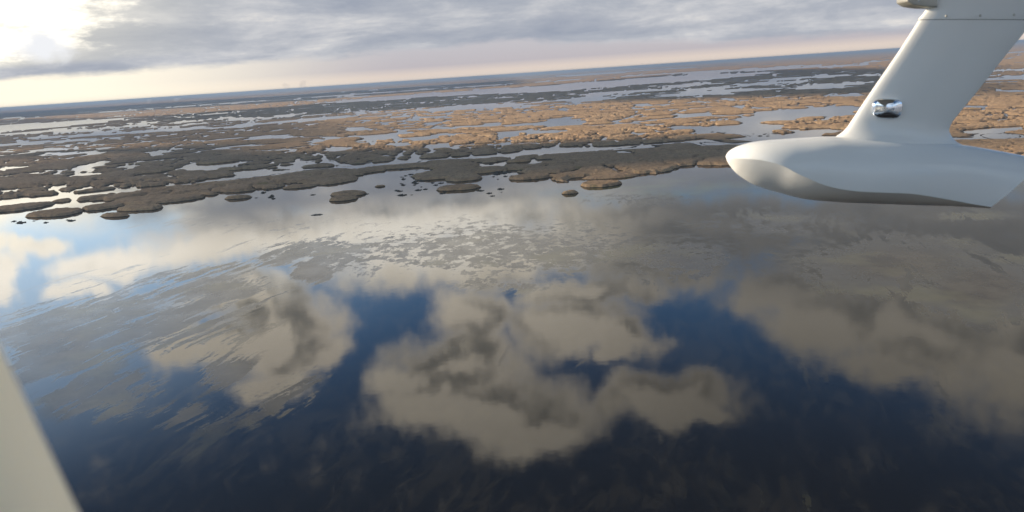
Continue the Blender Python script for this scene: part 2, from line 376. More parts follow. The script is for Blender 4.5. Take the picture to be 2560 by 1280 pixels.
# ------------------------------------------------------------------ separate reed islands in the open water
def island(name, x0, x1, yt, yb, label, seed, hgt=2.9, cat='reed island', tilt=0.0, mat=REED):
    """x0..x1 and yt..yb: the extent the island shows; becomes a mound of reeds standing at its own place"""
    g0 = ground((x0 + x1) / 2, yb - 0.5); 
    d = np.hypot(*g0)
    # far edge seen over the reeds: top rim at height hgt
    g1 = ground((x0 + x1) / 2, yt, hgt)
    c = (g0 + g1) / 2; hl = max(np.linalg.norm(g1 - g0) / 2, 2.5)
    wl = ground(x0, (yt + yb) / 2); wr = ground(x1, (yt + yb) / 2); hw = np.linalg.norm(wr - wl) / 2
    ex = (wr - wl) / np.linalg.norm(wr - wl); ex = np.array([ex[0], 0]) if abs(ex[0]) < .01 else np.array([1.0, 0.0])
    NA_, NR_ = 220, 34
    th = np.linspace(0, 2 * math.pi, NA_, endpoint=False)
    sh = 1 + 0.20 * (fbm(np.cos(th) * 1.6 + 5, np.sin(th) * 1.6 + 5, seed, 2) - .5) * 2 + 0.07 * np.abs(np.sin(th * 7 + seed)) * vn(np.cos(th) * 3 + 9, np.sin(th) * 3, seed + 3)
    V = [(0, 0, 0)]; 
    V = []
    for k in range(NR_ + 1):
        f = (k / NR_) ** 0.7
        x = f * hw * np.cos(th) * sh; y = f * hl * np.sin(th) * sh + tilt * x
        e = (1 - f) * min(hw, hl)
        z = -0.35 + (hgt + 0.35) * np.sqrt(np.clip(sst(0, min(2.2, 0.5 * min(hw, hl)), e), 0, 1)) * (1 - .10 * f * f)
        z = z + (0.9 * (fbm((x + c[0]) / 2.2, (y + c[1]) / 2.2, 90 + seed, 3) - .5)) * (z > 0.2) + 0.8 * (fbm((x + c[0]) / 7, (y + c[1]) / 7, 95 + seed, 2) - .5) * (z > 0.5)
        V.append(np.stack([x, y, z], -1))
    V = np.concatenate(V)
    idx = np.arange((NR_ + 1) * NA_).reshape(NR_ + 1, NA_); nx = np.roll(idx, -1, 1)
    q = np.stack([idx[:-1], idx[1:], nx[1:], nx[:-1]], -1).reshape(-1, 4)
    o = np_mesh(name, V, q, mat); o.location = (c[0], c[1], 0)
    tag(o, label, cat, 'reed islands off the marsh edge')
    return o
ISL = [(90, 192, 520, 541, 'dark humped reed island, leftmost of all in the bright water', -.05),
       (309, 399, 508, 527, 'long golden brown reed island right of the lobed marsh corner at left', -.1),
       (256, 320, 530, 543, 'small dark reed island nearest the cloud reflection at left', -.1),
       (222, 294, 506, 525, 'golden reed island tucked against the marsh edge above the small dark one', 0),
       (570, 625, 486, 498, 'small oval reed island alone off the left marsh shore', 0),
       (832, 908, 475, 491, 'longer back one of the two touching brown reed islands', -.05),
       (829, 889, 486, 503, 'shorter front one of the two touching brown reed islands', 0),
       (939, 961, 461, 468, 'tiny dark round reed island among scattered tufts', 0),
       (1097, 1191, 459, 477, 'dark bean-shaped reed island below the lobed brown pair in the centre', -.03),
       (1120, 1200, 436, 454, 'brown lobed reed island in front of a wider dark one', 0),
       (1045, 1160, 428, 449, 'wide dark reed island with a browner island in front of its right end', 0),
       (1147, 1263, 415, 434, 'thin brown reed island reaching toward the tufts at the channel mouth', 0),
       (1280, 1371, 432, 450, 'oval reed island just right of the channel mouth', 0),
       (1456, 1549, 449, 469, 'bright golden reed island in front of the lit marsh point', 0),
       (1405, 1447, 475, 485, 'small olive reed island left of the green shallows, farthest out', 0),
       (1269, 1323, 395, 407, 'dark reed islet inside the narrow channel', 0),
       (350, 414, 419, 433, 'dark oval reed islet at the left end of the bright pond', 0),
       (511, 576, 398, 409, 'dark reed islet along the far side of the bright pond', 0),
       (548, 604, 417, 427, 'dark reed islet along the near side of the bright pond', -.05)]
for k, (x0, x1, yt, yb, lab, tl) in enumerate(ISL):
    island('reed_island', x0, x1, yt, yb, lab, 100 + 7 * k, 2.9 if x1 - x0 > 30 else 1.8, tilt=tl * 3)
mb = island('mud_bank', 776, 807, 534.5, 539.5, 'thin dark mud bank alone in the bright water below the touching islands', 5, 0.45, 'mud bank', mat=MUD)
del mb['group']

# small tufts: one mesh, copied
def tuft_mesh():
    bm = bmesh.new(); rnd = random.Random(3)
    for k in range(46):
        a = rnd.uniform(0, 6.28); r = rnd.random() ** .6
        x, y = math.cos(a) * r, math.sin(a) * r; h = (1 - 0.6 * r) * rnd.uniform(.5, .9)
        w = rnd.uniform(.10, .2); b_ = rnd.uniform(0, 3.14); lx, ly = rnd.uniform(-.25, .25), rnd.uniform(-.25, .25)
        vs = [bm.verts.new(p) for p in ((x - w * math.cos(b_), y - w * math.sin(b_), -.1), (x + w * math.cos(b_), y + w * math.sin(b_), -.1),
              (x + lx + w * .5 * math.cos(b_), y + ly + w * .5 * math.sin(b_), h), (x + lx - w * .5 * math.cos(b_), y + ly - w * .5 * math.sin(b_), h))]
        bm.faces.new(vs)
    ret = bmesh.ops.create_icosphere(bm, subdivisions=2, radius=0.95)
    for v in ret['verts']:
        v.co.z = v.co.z * .35; v.co.x *= 1 + .25 * math.sin(5 * v.co.y)
    me = bpy.data.meshes.new('reed_tuft'); bm.to_mesh(me); bm.free(); me.materials.append(MUD); return me
tm = tuft_mesh()
rnd = random.Random(12)
TZ = [(1060, 445, 60, 22, 40, 'small dark tuft in the bay left of the central brown islands'),
      (1250, 428, 45, 16, 45, 'small dark tuft standing in the mouth of the narrow channel'),
      (1735, 402, 30, 10, 22, 'small dark tuft in the water left of the white float nose'),
      (1100, 480, 200, 9, 14, 'lone dark tuft in open water out from the central reed islands'),
      (1800, 335, 90, 6, 12, 'small dark tuft in the far lagoon left of the float strut'),
      (700, 490, 70, 10, 7, 'lone dark tuft in open water off the left marsh shore'),
      (120, 550, 90, 10, 6, 'dark speck of weed in the bright water before the leftmost island')]
first = True
for cx, cy, sx_, sy_, n, lab in TZ:
    for k in range(int(n * 1.4)):
        px = rnd.gauss(cx, sx_ * .6); py = rnd.gauss(cy, sy_ * .6)
        g = ground(px, py)
        o = bpy.data.objects.new('reed_tuft', tm); C.objects.link(o)
        s = 1.35 * rnd.uniform(.5, 1.5) * (1 + .5 * (rnd.random() < .2)); o.scale = (s * rnd.uniform(.9, 2.0), s * rnd.uniform(1, 1.8), s * .8)
        o.location = (g[0], g[1], 0); o.rotation_euler.z = rnd.uniform(-.3, .3)
        tag(o, lab, 'reed tuft', 'dark reed tufts scattered in the shallows')

# ------------------------------------------------------------------ water
NWA, azw = 260, np.linspace(R(-180), R(180), 261)
rw = np.concatenate([[0.0], np.geomspace(20, 1500, 150), np.geomspace(1700, 95000, 14)])
A, Q = np.meshgrid(azw, rw); A2 = A
# denser columns in front
azw = np.sort(np.concatenate([np.linspace(-180, -46, 30), np.linspace(-45, 45, 220), np.linspace(46, 180, 30)])) * math.pi / 180
A, Q = np.meshgrid(azw, rw); wxg = Q * np.sin(A); wyg = Q * np.cos(A)
V = np.stack([wxg.ravel(), wyg.ravel(), np.zeros(wxg.size)], -1)
nr, na = wxg.shape; idx = np.arange(nr * na).reshape(nr, na)
qd = np.stack([idx[:-1, :-1], idx[:-1, 1:], idx[1:, 1:], idx[1:, :-1]], -1).reshape(-1, 4)[:, ::-1]
wm, t, b = material('lagoon_water')
water = np_mesh('water', V, qd, wm); tag(water, kind='structure')
cc = np.where(np.cos(A) > .3, 1, 0)
with np.errstate(all='ignore'):
    px, py = project(wxg, wyg); px = np.where(cc > 0, px, -9999); py = np.where(cc > 0, py, 5000)
def blobs(L):
    v = np.zeros(px.shape)
    for cx, cy, rx, ry, w in L:
        v = np.maximum(v, w * np.exp(-(((px - cx) / rx) ** 2 + ((py - cy) / ry) ** 2)))
    return v
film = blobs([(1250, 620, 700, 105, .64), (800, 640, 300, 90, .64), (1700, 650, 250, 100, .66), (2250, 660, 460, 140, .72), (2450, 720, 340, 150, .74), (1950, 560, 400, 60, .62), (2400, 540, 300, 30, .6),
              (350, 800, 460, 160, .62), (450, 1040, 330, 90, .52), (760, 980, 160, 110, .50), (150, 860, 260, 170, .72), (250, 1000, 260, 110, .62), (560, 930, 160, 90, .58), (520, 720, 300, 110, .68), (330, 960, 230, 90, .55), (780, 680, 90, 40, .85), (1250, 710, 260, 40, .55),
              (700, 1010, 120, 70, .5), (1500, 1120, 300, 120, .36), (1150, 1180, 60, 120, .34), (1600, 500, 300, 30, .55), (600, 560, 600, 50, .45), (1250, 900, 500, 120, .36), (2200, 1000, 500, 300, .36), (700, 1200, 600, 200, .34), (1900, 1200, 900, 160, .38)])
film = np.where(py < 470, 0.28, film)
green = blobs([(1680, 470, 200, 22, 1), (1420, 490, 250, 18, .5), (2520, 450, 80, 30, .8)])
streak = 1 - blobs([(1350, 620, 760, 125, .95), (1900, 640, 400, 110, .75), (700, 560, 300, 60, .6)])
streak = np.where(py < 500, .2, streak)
for nm, arr in (('film', film), ('green', green), ('streak', streak)):
    at = water.data.attributes.new(nm, 'FLOAT', 'POINT'); at.data.foreach_set('value', arr.astype(np.float32).ravel())
pos = t.new('ShaderNodeNewGeometry').outputs['Position']
x, y, z = t.sep(pos)
fa = t.new('ShaderNodeAttribute', attribute_name='film').outputs['Fac']
ga = t.new('ShaderNodeAttribute', attribute_name='green').outputs['Fac']
# wind streaks of scum fan out from the middle of the bay
warp = t.vm('MULTIPLY', t.vm('SUBTRACT', t.noise(pos, 0.012, 3, 0.5, out=1), (.5, .5, .5)), (34, 34, 0))
pw = t.vm('ADD', pos, warp)
wx_, wy_, _ = t.sep(pw)
pr = t.map(pw, rot=(0, 0, R(-72)))          # x now runs along the wind
strk = t.m('ADD', t.m('MULTIPLY', t.noise(t.map(pr, sc=(.022, .16, 1)), 1.0, 10, .70, .5), .55), t.m('MULTIPLY', t.noise(t.map(pr, (50, 9, 0), sc=(.007, .045, 1)), 1.0, 6, .62, .6), .45))
sa = t.new('ShaderNodeAttribute', attribute_name='streak').outputs['Fac']
patch = t.noise(t.map(pos, sc=(1, .75, 1)), 0.13, 9, 0.73, 0.2)
patch2 = t.noise(t.vm('ADD', pos, (300, 70, 0)), 0.02, 4, 0.6)
iso = t.ss(sa, .15, .75)
patch = t.m('ADD', t.m('MULTIPLY', t.m('SUBTRACT', patch, .5), 1.25), .5)
n = t.mix(iso, patch, t.m('ADD', t.m('MULTIPLY', t.m('SUBTRACT', strk, .5), 1.35), .5))
val = t.m('ADD', t.m('ADD', n, t.m('MULTIPLY', t.m('SUBTRACT', patch2, .5), 0.35)), t.m('MULTIPLY', t.m('SUBTRACT', fa, 0.5), 0.62))
fleck = t.noise(pos, 0.5, 5, .65)
val = t.m('ADD', val, t.m('MULTIPLY', t.m('SUBTRACT', fleck, .5), 0.16))
mask = t.ss(val, 0.50, 0.535)
thin = t.ss(t.noise(t.map(pos, sc=(1, .7, 1)), 0.06, 6, .65), .38, .66)
mask = t.m('MULTIPLY', mask, t.m('SUBTRACT', 1.0, t.m('MULTIPLY', thin, .25)))
soft = t.ss(val, 0.40, 0.56)
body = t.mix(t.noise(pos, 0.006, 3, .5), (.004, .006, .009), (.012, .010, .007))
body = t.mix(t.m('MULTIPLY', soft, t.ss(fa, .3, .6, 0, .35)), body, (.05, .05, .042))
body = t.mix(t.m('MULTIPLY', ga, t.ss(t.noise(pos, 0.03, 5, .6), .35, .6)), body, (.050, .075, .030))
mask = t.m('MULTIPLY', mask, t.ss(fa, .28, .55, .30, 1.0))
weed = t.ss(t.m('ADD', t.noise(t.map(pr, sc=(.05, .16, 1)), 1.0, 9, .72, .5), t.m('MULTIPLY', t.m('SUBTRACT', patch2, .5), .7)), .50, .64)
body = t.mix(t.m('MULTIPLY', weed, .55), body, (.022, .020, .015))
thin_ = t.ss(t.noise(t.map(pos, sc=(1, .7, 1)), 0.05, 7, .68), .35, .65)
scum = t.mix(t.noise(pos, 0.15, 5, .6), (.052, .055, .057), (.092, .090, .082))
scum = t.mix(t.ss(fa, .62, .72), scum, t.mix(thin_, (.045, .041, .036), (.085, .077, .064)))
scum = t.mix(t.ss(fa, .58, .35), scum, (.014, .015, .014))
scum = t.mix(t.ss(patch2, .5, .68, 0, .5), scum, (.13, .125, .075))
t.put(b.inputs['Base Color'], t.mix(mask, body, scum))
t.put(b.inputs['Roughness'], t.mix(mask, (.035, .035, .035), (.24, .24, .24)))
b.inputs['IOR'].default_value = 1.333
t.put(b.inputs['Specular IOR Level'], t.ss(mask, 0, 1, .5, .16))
bp = t.new('ShaderNodeBump'); bp.inputs['Strength'].default_value = 0.5; bp.inputs['Distance'].default_value = 0.010
t.put(bp.inputs['Height'], t.m('ADD', t.m('MULTIPLY', t.noise(t.map(pos, sc=(.4, .5, 1)), 0.5, 3, .5), 1.0), t.m('MULTIPLY', mask, t.noise(pos, 1.4, 4, .7))))
t.l.new(bp.outputs[0], b.inputs['Normal'])

# ------------------------------------------------------------------ high cloud banks between the sun and the marsh (outside the view, they throw the shadow bands)
CLZ = 4000.0
off = np.array([sun_dir.x, sun_dir.y]) * (CLZ / sun_dir.z)
m, t, b = material('cloud'); CLM = m
t.put(b.inputs['Base Color'], (.8, .8, .8, 1)); b.inputs['Roughness'].default_value = 1; b.inputs['Specular IOR Level'].default_value = 0
m, t, b = material('thin_cloud'); CLT = m
b.inputs['Base Color'].default_value = (.8, .8, .8, 1)
tr_ = t.new('ShaderNodeBsdfTransparent'); mx_ = t.new('ShaderNodeMixShader'); mx_.inputs[0].default_value = .58
t.l.new(tr_.outputs[0], mx_.inputs[1]); t.l.new(b.outputs[0], mx_.inputs[2]); t.l.new(mx_.outputs[0], t.n['Material Output'].inputs[0])
def cloud(poly, seed, mat=None):
    pts = np.array([ground(*p) for p in poly]) + off
    # resample the outline and roughen it
    out = []
    for i in range(len(pts)):
        a = pts[i]; b2 = pts[(i + 1) % len(pts)]; n = max(2, int(np.linalg.norm(b2 - a) / 60))
        for k in range(min(n, 80)): out.append(a + (b2 - a) * k / min(n, 80))
    out = np.array(out); c = out.mean(0)
    out = out + (np.stack([fbm(out[:, 0] / 260, out[:, 1] / 260, seed, 4), fbm(out[:, 0] / 260, out[:, 1] / 260, seed + 9, 4)], -1) - .5) * 160
    bm = bmesh.new(); n = len(out)
    rings = []
    for dz, s in ((0, .985), (9, 1.0), (20, .99)):
        rings.append([bm.verts.new((c[0] + (p[0] - c[0]) * s, c[1] + (p[1] - c[1]) * s, CLZ + dz)) for p in out])
    for a, b3 in ((0, 1), (1, 2)):
        for k in range(n): bm.faces.new((rings[a][k], rings[a][(k + 1) % n], rings[b3][(k + 1) % n], rings[b3][k]))
    f1 = bm.faces.new(rings[0][::-1]); f2 = bm.faces.new(rings[2])
    bmesh.ops.triangulate(bm, faces=[f1, f2])
    me = bpy.data.meshes.new('cloud'); bm.to_mesh(me); bm.free(); me.materials.append(mat or CLM)
    o = bpy.data.objects.new('cloud', me); C.objects.link(o)
    tag(o, kind='structure'); return o
cloud([(1100, 380), (1230, 368), (1560, 350), (1760, 335), (2000, 345), (2300, 350), (2250, 385), (1800, 415), (1600, 426), (1480, 436), (1420, 446), (1390, 470), (1200, 520), (900, 540), (780, 490), (640, 470), (560, 455), (430, 450), (280, 425), (150, 400), (0, 395), (-100, 385), (0, 380), (200, 373), (420, 366), (800, 374)], 3)

cloud([(2500, 168), (2500, 245), (2200, 236), (1800, 246), (1500, 258), (1200, 258), (1000, 262), (850, 280), (760, 298), (560, 302), (400, 305), (380, 290), (700, 268), (1000, 240), (1300, 218), (1800, 176)], 8)
cloud([(-300, 318), (0, 298), (300, 280), (700, 256), (1300, 212), (1300, 200), (700, 240), (0, 283), (-300, 303)], 5)
cloud([(-300, 400), (0, 402), (150, 408), (280, 433), (430, 458), (560, 464), (640, 480), (780, 500), (700, 560), (300, 600), (-300, 640)], 21, CLT)
cloud([(-300, 325), (0, 300), (400, 292), (700, 300), (900, 320), (860, 345), (700, 360), (400, 360), (0, 376), (-300, 395)], 31, CLT)
for o_ in [o for o in C.objects if o.name.startswith('cloud')]:
    print('cloud az', max(math.degrees(math.atan2(v.co.x, v.co.y)) for v in o_.data.vertices), max(v.co.y for v in o_.data.vertices))
# ------------------------------------------------------------------ haze
hz = bpy.data.materials.new('haze'); hz.use_nodes = True; t = NT(hz.node_tree); t.n.clear()
pv = t.new('ShaderNodeVolumePrincipled'); pv.inputs['Color'].default_value = (.34, .46, .64, 1)
pv.inputs['Density'].default_value = 7.0e-5; pv.inputs['Anisotropy'].default_value = 0.3
t.l.new(pv.outputs[0], t.new('ShaderNodeOutputMaterial').inputs['Volume'])
bm = bmesh.new(); bmesh.ops.create_cube(bm, size=1)
me = bpy.data.meshes.new('haze'); bm.to_mesh(me); bm.free(); me.materials.append(hz)
o = bpy.data.objects.new('haze', me); C.objects.link(o); o.scale = (200000, 200000, 108); o.location = (0, 0, 53)
tag(o, kind='stuff')

# ------------------------------------------------------------------ smoke of reed fires on the horizon
def smoke(px, pyb, w, h, lean, dens, colr, label, seed):
    m_ = bpy.data.materials.new('smoke'); m_.use_nodes = True; t_ = NT(m_.node_tree); t_.n.clear()
    v_ = t_.new('ShaderNodeVolumePrincipled'); v_.inputs['Color'].default_value = (*colr, 1); v_.inputs['Density'].default_value = dens
    t_.l.new(v_.outputs[0], t_.new('ShaderNodeOutputMaterial').inputs['Volume'])
    d_ = ray(px, pyb); D = 16000.0; sc = D / F
    base = np.array([d_[0], d_[1]]) / np.hypot(d_[0], d_[1]) * D
    V = []; K_, M_ = 26, 28
    for k in range(K_ + 1):
        f = k / K_; ww = w * sc * (.16 + .84 * f ** .8) * math.sqrt(max(0, 1 - f ** 6)) * .5 + .5
        for i in range(M_):
            a = 2 * math.pi * i / M_
            q_ = ww * (0.6 + .8 * float(fbm(np.array([math.cos(a) * 1.5 + 5]), np.array([math.sin(a) * 1.5 + f * 5]), seed, 3)[0]))
            V.append((q_ * math.cos(a) + lean * sc * f ** 1.6, q_ * math.sin(a), f * h * sc))
    fc = [(k * M_ + i, k * M_ + (i + 1) % M_, (k + 1) * M_ + (i + 1) % M_, (k + 1) * M_ + i) for k in range(K_) for i in range(M_)] + [tuple(range(M_))[::-1], tuple(K_ * M_ + i for i in range(M_))]
    o = mesh_obj('smoke_plume', V, fc, m_); o.location = (base[0], base[1], 3); tag(o, label, 'smoke plume', 'smoke plumes on the horizon')
smoke(718, 218, 22, 26, -4, 1.6e-3, (.50, .50, .56), 'thin grey smoke column on the horizon, left one of the pair', 3)
smoke(752, 215, 24, 30, 10, 1.9e-3, (.48, .48, .55), 'grey smoke column leaning right on the horizon, right one of the pair', 9)
smoke(370, 244, 16, 9, 3, 6e-3, (.97, .97, .97), 'small white smoke puff low on the horizon, leftmost', 12)
smoke(438, 241, 22, 8, 5, 6e-3, (.97, .97, .97), 'wider white smoke puff low on the horizon between the leftmost puff and columns', 15)

# ------------------------------------------------------------------ the seaplane
y_air = math.cos(PITCH) * fw + math.sin(PITCH) * up
z_air = math.cos(PITCH) * up - math.sin(PITCH) * fw
plane = bpy.data.objects.new('seaplane', None); C.objects.link(plane)
plane.matrix_world = Matrix(((rt[0], y_air[0], z_air[0], 0), (rt[1], y_air[1], z_air[1], 0), (rt[2], y_air[2], z_air[2], H), (0, 0, 0, 1)))
tag(plane, 'white seaplane around the viewer: wing float at right, blurred cream window pillar at left', 'seaplane')
B = np.stack([rt, y_air, z_air])        # rows: aircraft axes in world
def air(px, py, Yd):
    d = B @ ray(px, py); return d * (Yd / d[1])
Y0 = 3.2
m, t, b = material('white_gelcoat'); WHITE = m
oc = t.new('ShaderNodeTexCoord').outputs['Object']
t.put(b.inputs['Base Color'], t.mix(t.noise(oc, 9, 4, .6), (.82, .83, .80), (.85, .855, .83)))
t.put(b.inputs['Roughness'], t.ss(t.noise(oc, 30, 5, .6), .3, .7, .16, .26))
b.inputs['Coat Weight'].default_value = 0.3; b.inputs['Coat Roughness'].default_value = .08
m, t, b = material('chrome'); CHROME = m
b.inputs['Base Color'].default_value = (.92, .93, .95, 1); b.inputs['Metallic'].default_value = 1; b.inputs['Roughness'].default_value = .03
m, t, b = material('dark_seam'); SEAM = m
b.inputs['Base Color'].default_value = (.05, .055, .05, 1); b.inputs['Roughness'].default_value = .6
m, t, b = material('grey_rubber'); RUBBER = m
b.inputs['Base Color'].default_value = (.32, .32, .32, 1); b.inputs['Roughness'].default_value = .7
m, t, b = material('tinted_glass'); GLASS = m
b.inputs['Base Color'].default_value = (.01, .012, .014, 1); b.inputs['Roughness'].default_value = .05
tr_ = t.new('ShaderNodeBsdfTransparent'); tr_.inputs[0].default_value = (.93, .95, .95, 1); mx_ = t.new('ShaderNodeMixShader'); mx_.inputs[0].default_value = .35
t.l.new(tr_.outputs[0], mx_.inputs[1]); t.l.new(b.outputs[0], mx_.inputs[2]); t.l.new(mx_.outputs[0], t.n['Material Output'].inputs[0])
m, t, b = material('cream_trim'); CREAM = m
b.inputs['Base Color'].default_value = (.88, .87, .78, 1); b.inputs['Roughness'].default_value = .55
tl_ = t.new('ShaderNodeBsdfTranslucent'); tl_.inputs[0].default_value = (1.0, 1.0, .95, 1); mx_ = t.new('ShaderNodeMixShader'); mx_.inputs[0].default_value = .5
t.l.new(b.outputs[0], mx_.inputs[1]); t.l.new(tl_.outputs[0], mx_.inputs[2]); t.l.new(mx_.outputs[0], t.n['Material Output'].inputs[0])
m, t, b = material('steel'); STEEL = m
b.inputs['Base Color'].default_value = (.55, .54, .48, 1); b.inputs['Metallic'].default_value = .7; b.inputs['Roughness'].default_value = .35

def resample(pts, n):
    p = np.array(pts, float)
    # Catmull-Rom, then even arc length
    P_ = np.vstack([2 * p[0] - p[1], p, 2 * p[-1] - p[-2]]); out = []
    for i in range(1, len(P_) - 2):
        for u in np.linspace(0, 1, 24, endpoint=False):
            a, b_, c, d = P_[i - 1], P_[i], P_[i + 1], P_[i + 2]
            out.append(0.5 * (2 * b_ + (c - a) * u + (2 * a - 5 * b_ + 4 * c - d) * u * u + (3 * b_ - a - 3 * c + d) * u ** 3))
    out.append(P_[-2]); out = np.array(out)
    s = np.concatenate([[0], np.cumsum(np.linalg.norm(np.diff(out, axis=0), axis=1))]); s /= s[-1]
    u = np.linspace(0, 1, n) ** 1.5 if True else 0
    return np.stack([np.interp(u, s, out[:, k]) for k in range(out.shape[1])], -1)
NS = 110
T = resample([(1817, 393), (1820, 383), (1832, 373), (1855, 363), (1900, 353), (1990, 346), (2090, 341), (2230, 345), (2390, 360), (2480, 374), (2560, 389), (2590, 395)], NS)
Cc = resample([(1817, 394), (1822, 394.5), (1869, 397), (1913, 402), (1957, 415), (2000, 437), (2066, 464), (2132, 477), (2197, 481), (2285, 485), (2372, 499), (2430, 510), (2478, 517.5)], NS)
K = resample([(1817, 395), (1819, 403), (1826, 414), (1847, 437), (1891, 464), (1957, 485), (2022, 501), (2110, 509), (2197, 512.5), (2329, 517), (2416, 519.5), (2481, 520.5)], NS)
u = np.linspace(0, 1, NS) ** 1.5
wv = 0.185 * np.sqrt(np.clip(sst(-.28, .42, u) * 2 - .9, 0, 1)) 
wv = 0.135 * np.clip(1 - (1 - np.clip(u / .38, 0, 1)) ** 2.2, 0, 1) ** .62 * (1 - .18 * sst(.5, 1, u))
V = []; NH = 15; NB = 9
for k in range(NS):
    tp = air(*T[k], Y0); ch = air(*Cc[k], Y0 - wv[k]); ke = air(*K[k], Y0 - 0.25 * wv[k]); ke[1] = Y0
    row = []
    for i in range(NH):
        a = i / (NH - 1) * math.pi / 2
        fy = math.sin(a) ** .9; fz = 1 - math.cos(a) ** 1.15
        row.append((tp[0] + (ch[0] - tp[0]) * fz, Y0 - wv[k] * fy, tp[2] + (ch[2] - tp[2]) * fz))
    for i in range(1, NB):
        f = i / (NB - 1); bul = .018 * math.sin(f * math.pi) * min(1, k / 25)
        row.append((ch[0] + (ke[0] - ch[0]) * f, Y0 - wv[k] * (1 - f) , ch[2] + (ke[2] - ch[2]) * f ** .9 - bul * .3))
    near = row; far = [(p[0], 2 * Y0 - p[1], p[2]) for p in row[-2:0:-1]]
    V += near + far
NP = len(near + far)
faces = [(k * NP + i, k * NP + (i + 1) % NP, (k + 1) * NP + (i + 1) % NP, (k + 1) * NP + i) for k in range(NS - 1) for i in range(NP)]
faces.append(tuple((NS - 1) * NP + i for i in range(NP)))
hull = mesh_obj('float_hull', V, faces, WHITE, plane)
def sharp(o, ang=40):
    bm = bmesh.new(); bm.from_mesh(o.data); bmesh.ops.recalc_face_normals(bm, faces=bm.faces)
    for e in bm.edges:
        if len(e.link_faces) == 2 and e.calc_face_angle(0) > R(ang): e.smooth = False
    bm.to_mesh(o.data); bm.free()
bm = bmesh.new(); bm.from_mesh(hull.data); bmesh.ops.remove_doubles(bm, verts=bm.verts, dist=1e-5); bm.to_mesh(hull.data); bm.free()
sharp(hull, 30)

def loft(name, L, Rr_, thick, mat, NSt=60, parent=plane, M=36, extra=0.0):
    """airfoil sections between a leading edge and a trailing edge line (pixels at depth Y0)"""
    Lp = np.array(L, float); Rp = np.array(Rr_, float); th = np.array(thick, float)
    s = np.linspace(0, len(L) - 1, NSt)
    def cr(A_):
        P_ = np.vstack([2 * A_[0] - A_[1], A_, 2 * A_[-1] - A_[-2]]); o = []
        for v in s:
            i = min(int(v), len(A_) - 2); u_ = v - i; a, b_, c, d = P_[i], P_[i + 1], P_[i + 2], P_[i + 3]
            o.append(0.5 * (2 * b_ + (c - a) * u_ + (2 * a - 5 * b_ + 4 * c - d) * u_ ** 2 + (3 * b_ - a - 3 * c + d) * u_ ** 3))
        return np.array(o)
    Lr, Rr2 = cr(Lp), cr(Rp); tr = cr(th[:, None])[:, 0]; V = []
    for k in range(NSt):
        a = air(*Lr[k], Y0); b_ = air(*Rr2[k], Y0)
        for i in range(M):
            ph = 2 * math.pi * i / M
            f = (1 - math.cos(ph)) / 2
            yt = 1.0 * (math.sqrt(max(f, 0)) * 1.38 * (1 - f) ** .75 ) * tr[k]
            y = -yt if ph <= math.pi else yt
            p = a + (b_ - a) * f
            V.append((p[0] - extra * math.cos(ph), p[1] + y * (1 + extra * 20), p[2]))
    fc = [(k * M + i, k * M + (i + 1) % M, (k + 1) * M + (i + 1) % M, (k + 1) * M + i) for k in range(NSt - 1) for i in range(M)]
    fc.append(tuple(range(M))[::-1]); fc.append(tuple((NSt - 1) * M + i for i in range(M)))
    o = mesh_obj(name, V, fc, mat, parent); sharp(o, 60); return o
strut = loft('strut', [(2299, 47), (2270, 92), (2240, 138), (2180, 225), (2134, 294), (2116, 320), (2098, 336), (2070, 350), (2030, 365)],
             [(2585, 47), (2552, 92), (2514, 138), (2446, 225), (2397, 284), (2377, 312), (2375, 333), (2398, 358), (2470, 384)],
             [.038, .038, .038, .040, .044, .052, .066, .088, .10], WHITE)
fair = loft('strut_fairing', [(2322, -520), (2322, -300), (2322, -60), (2321, -5), (2317, 20), (2308, 35), (2296, 49)],
            [(2980, -520), (2830, -300), (2670, -60), (2628, -5), (2608, 20), (2598, 35), (2587, 49)], [.045, .042, .040, .040, .040, .040, .040], WHITE, extra=0.002)
seam_ = loft('joint_seam', [(2297.5, 48.2), (2296.3, 50.2)], [(2587, 48.2), (2585.5, 50.2)], [.0385, .0385], SEAM, NSt=3, extra=0.0013)
def surf_y(px, py):              # near surface of the strut around this pixel
    return Y0 - 0.045
def disc(name, px, py, Yd, r, depth, mat, parent):
    c = air(px, py, Yd); bm = bmesh.new()
    bmesh.ops.create_uvsphere(bm, u_segments=20, v_segments=12, radius=r)
    for v in bm.verts: v.co = Vector((v.co.x, v.co.y * depth, v.co.z))
    me = bpy.data.meshes.new(name); bm.to_mesh(me); bm.free(); me.materials.append(mat); me.shade_smooth()
    o = bpy.data.objects.new(name, me); C.objects.link(o); o.parent = parent; o.location = c; return o
for px, py in ((2366, 40), (2451, 39), (2535, 37)):
    disc('screw', px, py, Y0 - 0.043, 0.0052, .5, STEEL, fair)
# convex gear mirror
c = air(2224, 273, Y0 - 0.050); wm_, hm_ = 36 * 3.15 / F, 25.5 * 3.15 / F
V = []; NR_, NA_ = 14, 64
for k in range(NR_ + 1):
    f = k / NR_
    for i in range(NA_):
        a = 2 * math.pi * i / NA_; n_ = 3.6
        cx_, sy_ = math.cos(a), math.sin(a); r_ = (abs(cx_) ** n_ + abs(sy_) ** n_) ** (-1 / n_)
        x_, z_ = f * r_ * cx_ * wm_, f * r_ * sy_ * hm_
        V.append((x_, 0.016 * f * f + (0.014 if k == NR_ else 0), z_))
fc = [(k * NA_ + i, (k + 1) * NA_ + i, (k + 1) * NA_ + (i + 1) % NA_, k * NA_ + (i + 1) % NA_) for k in range(NR_) for i in range(NA_)]
mir = mesh_obj('mirror', V, fc, CHROME, plane); mir.location = c; mir.rotation_euler = (0, R(2), R(-4))
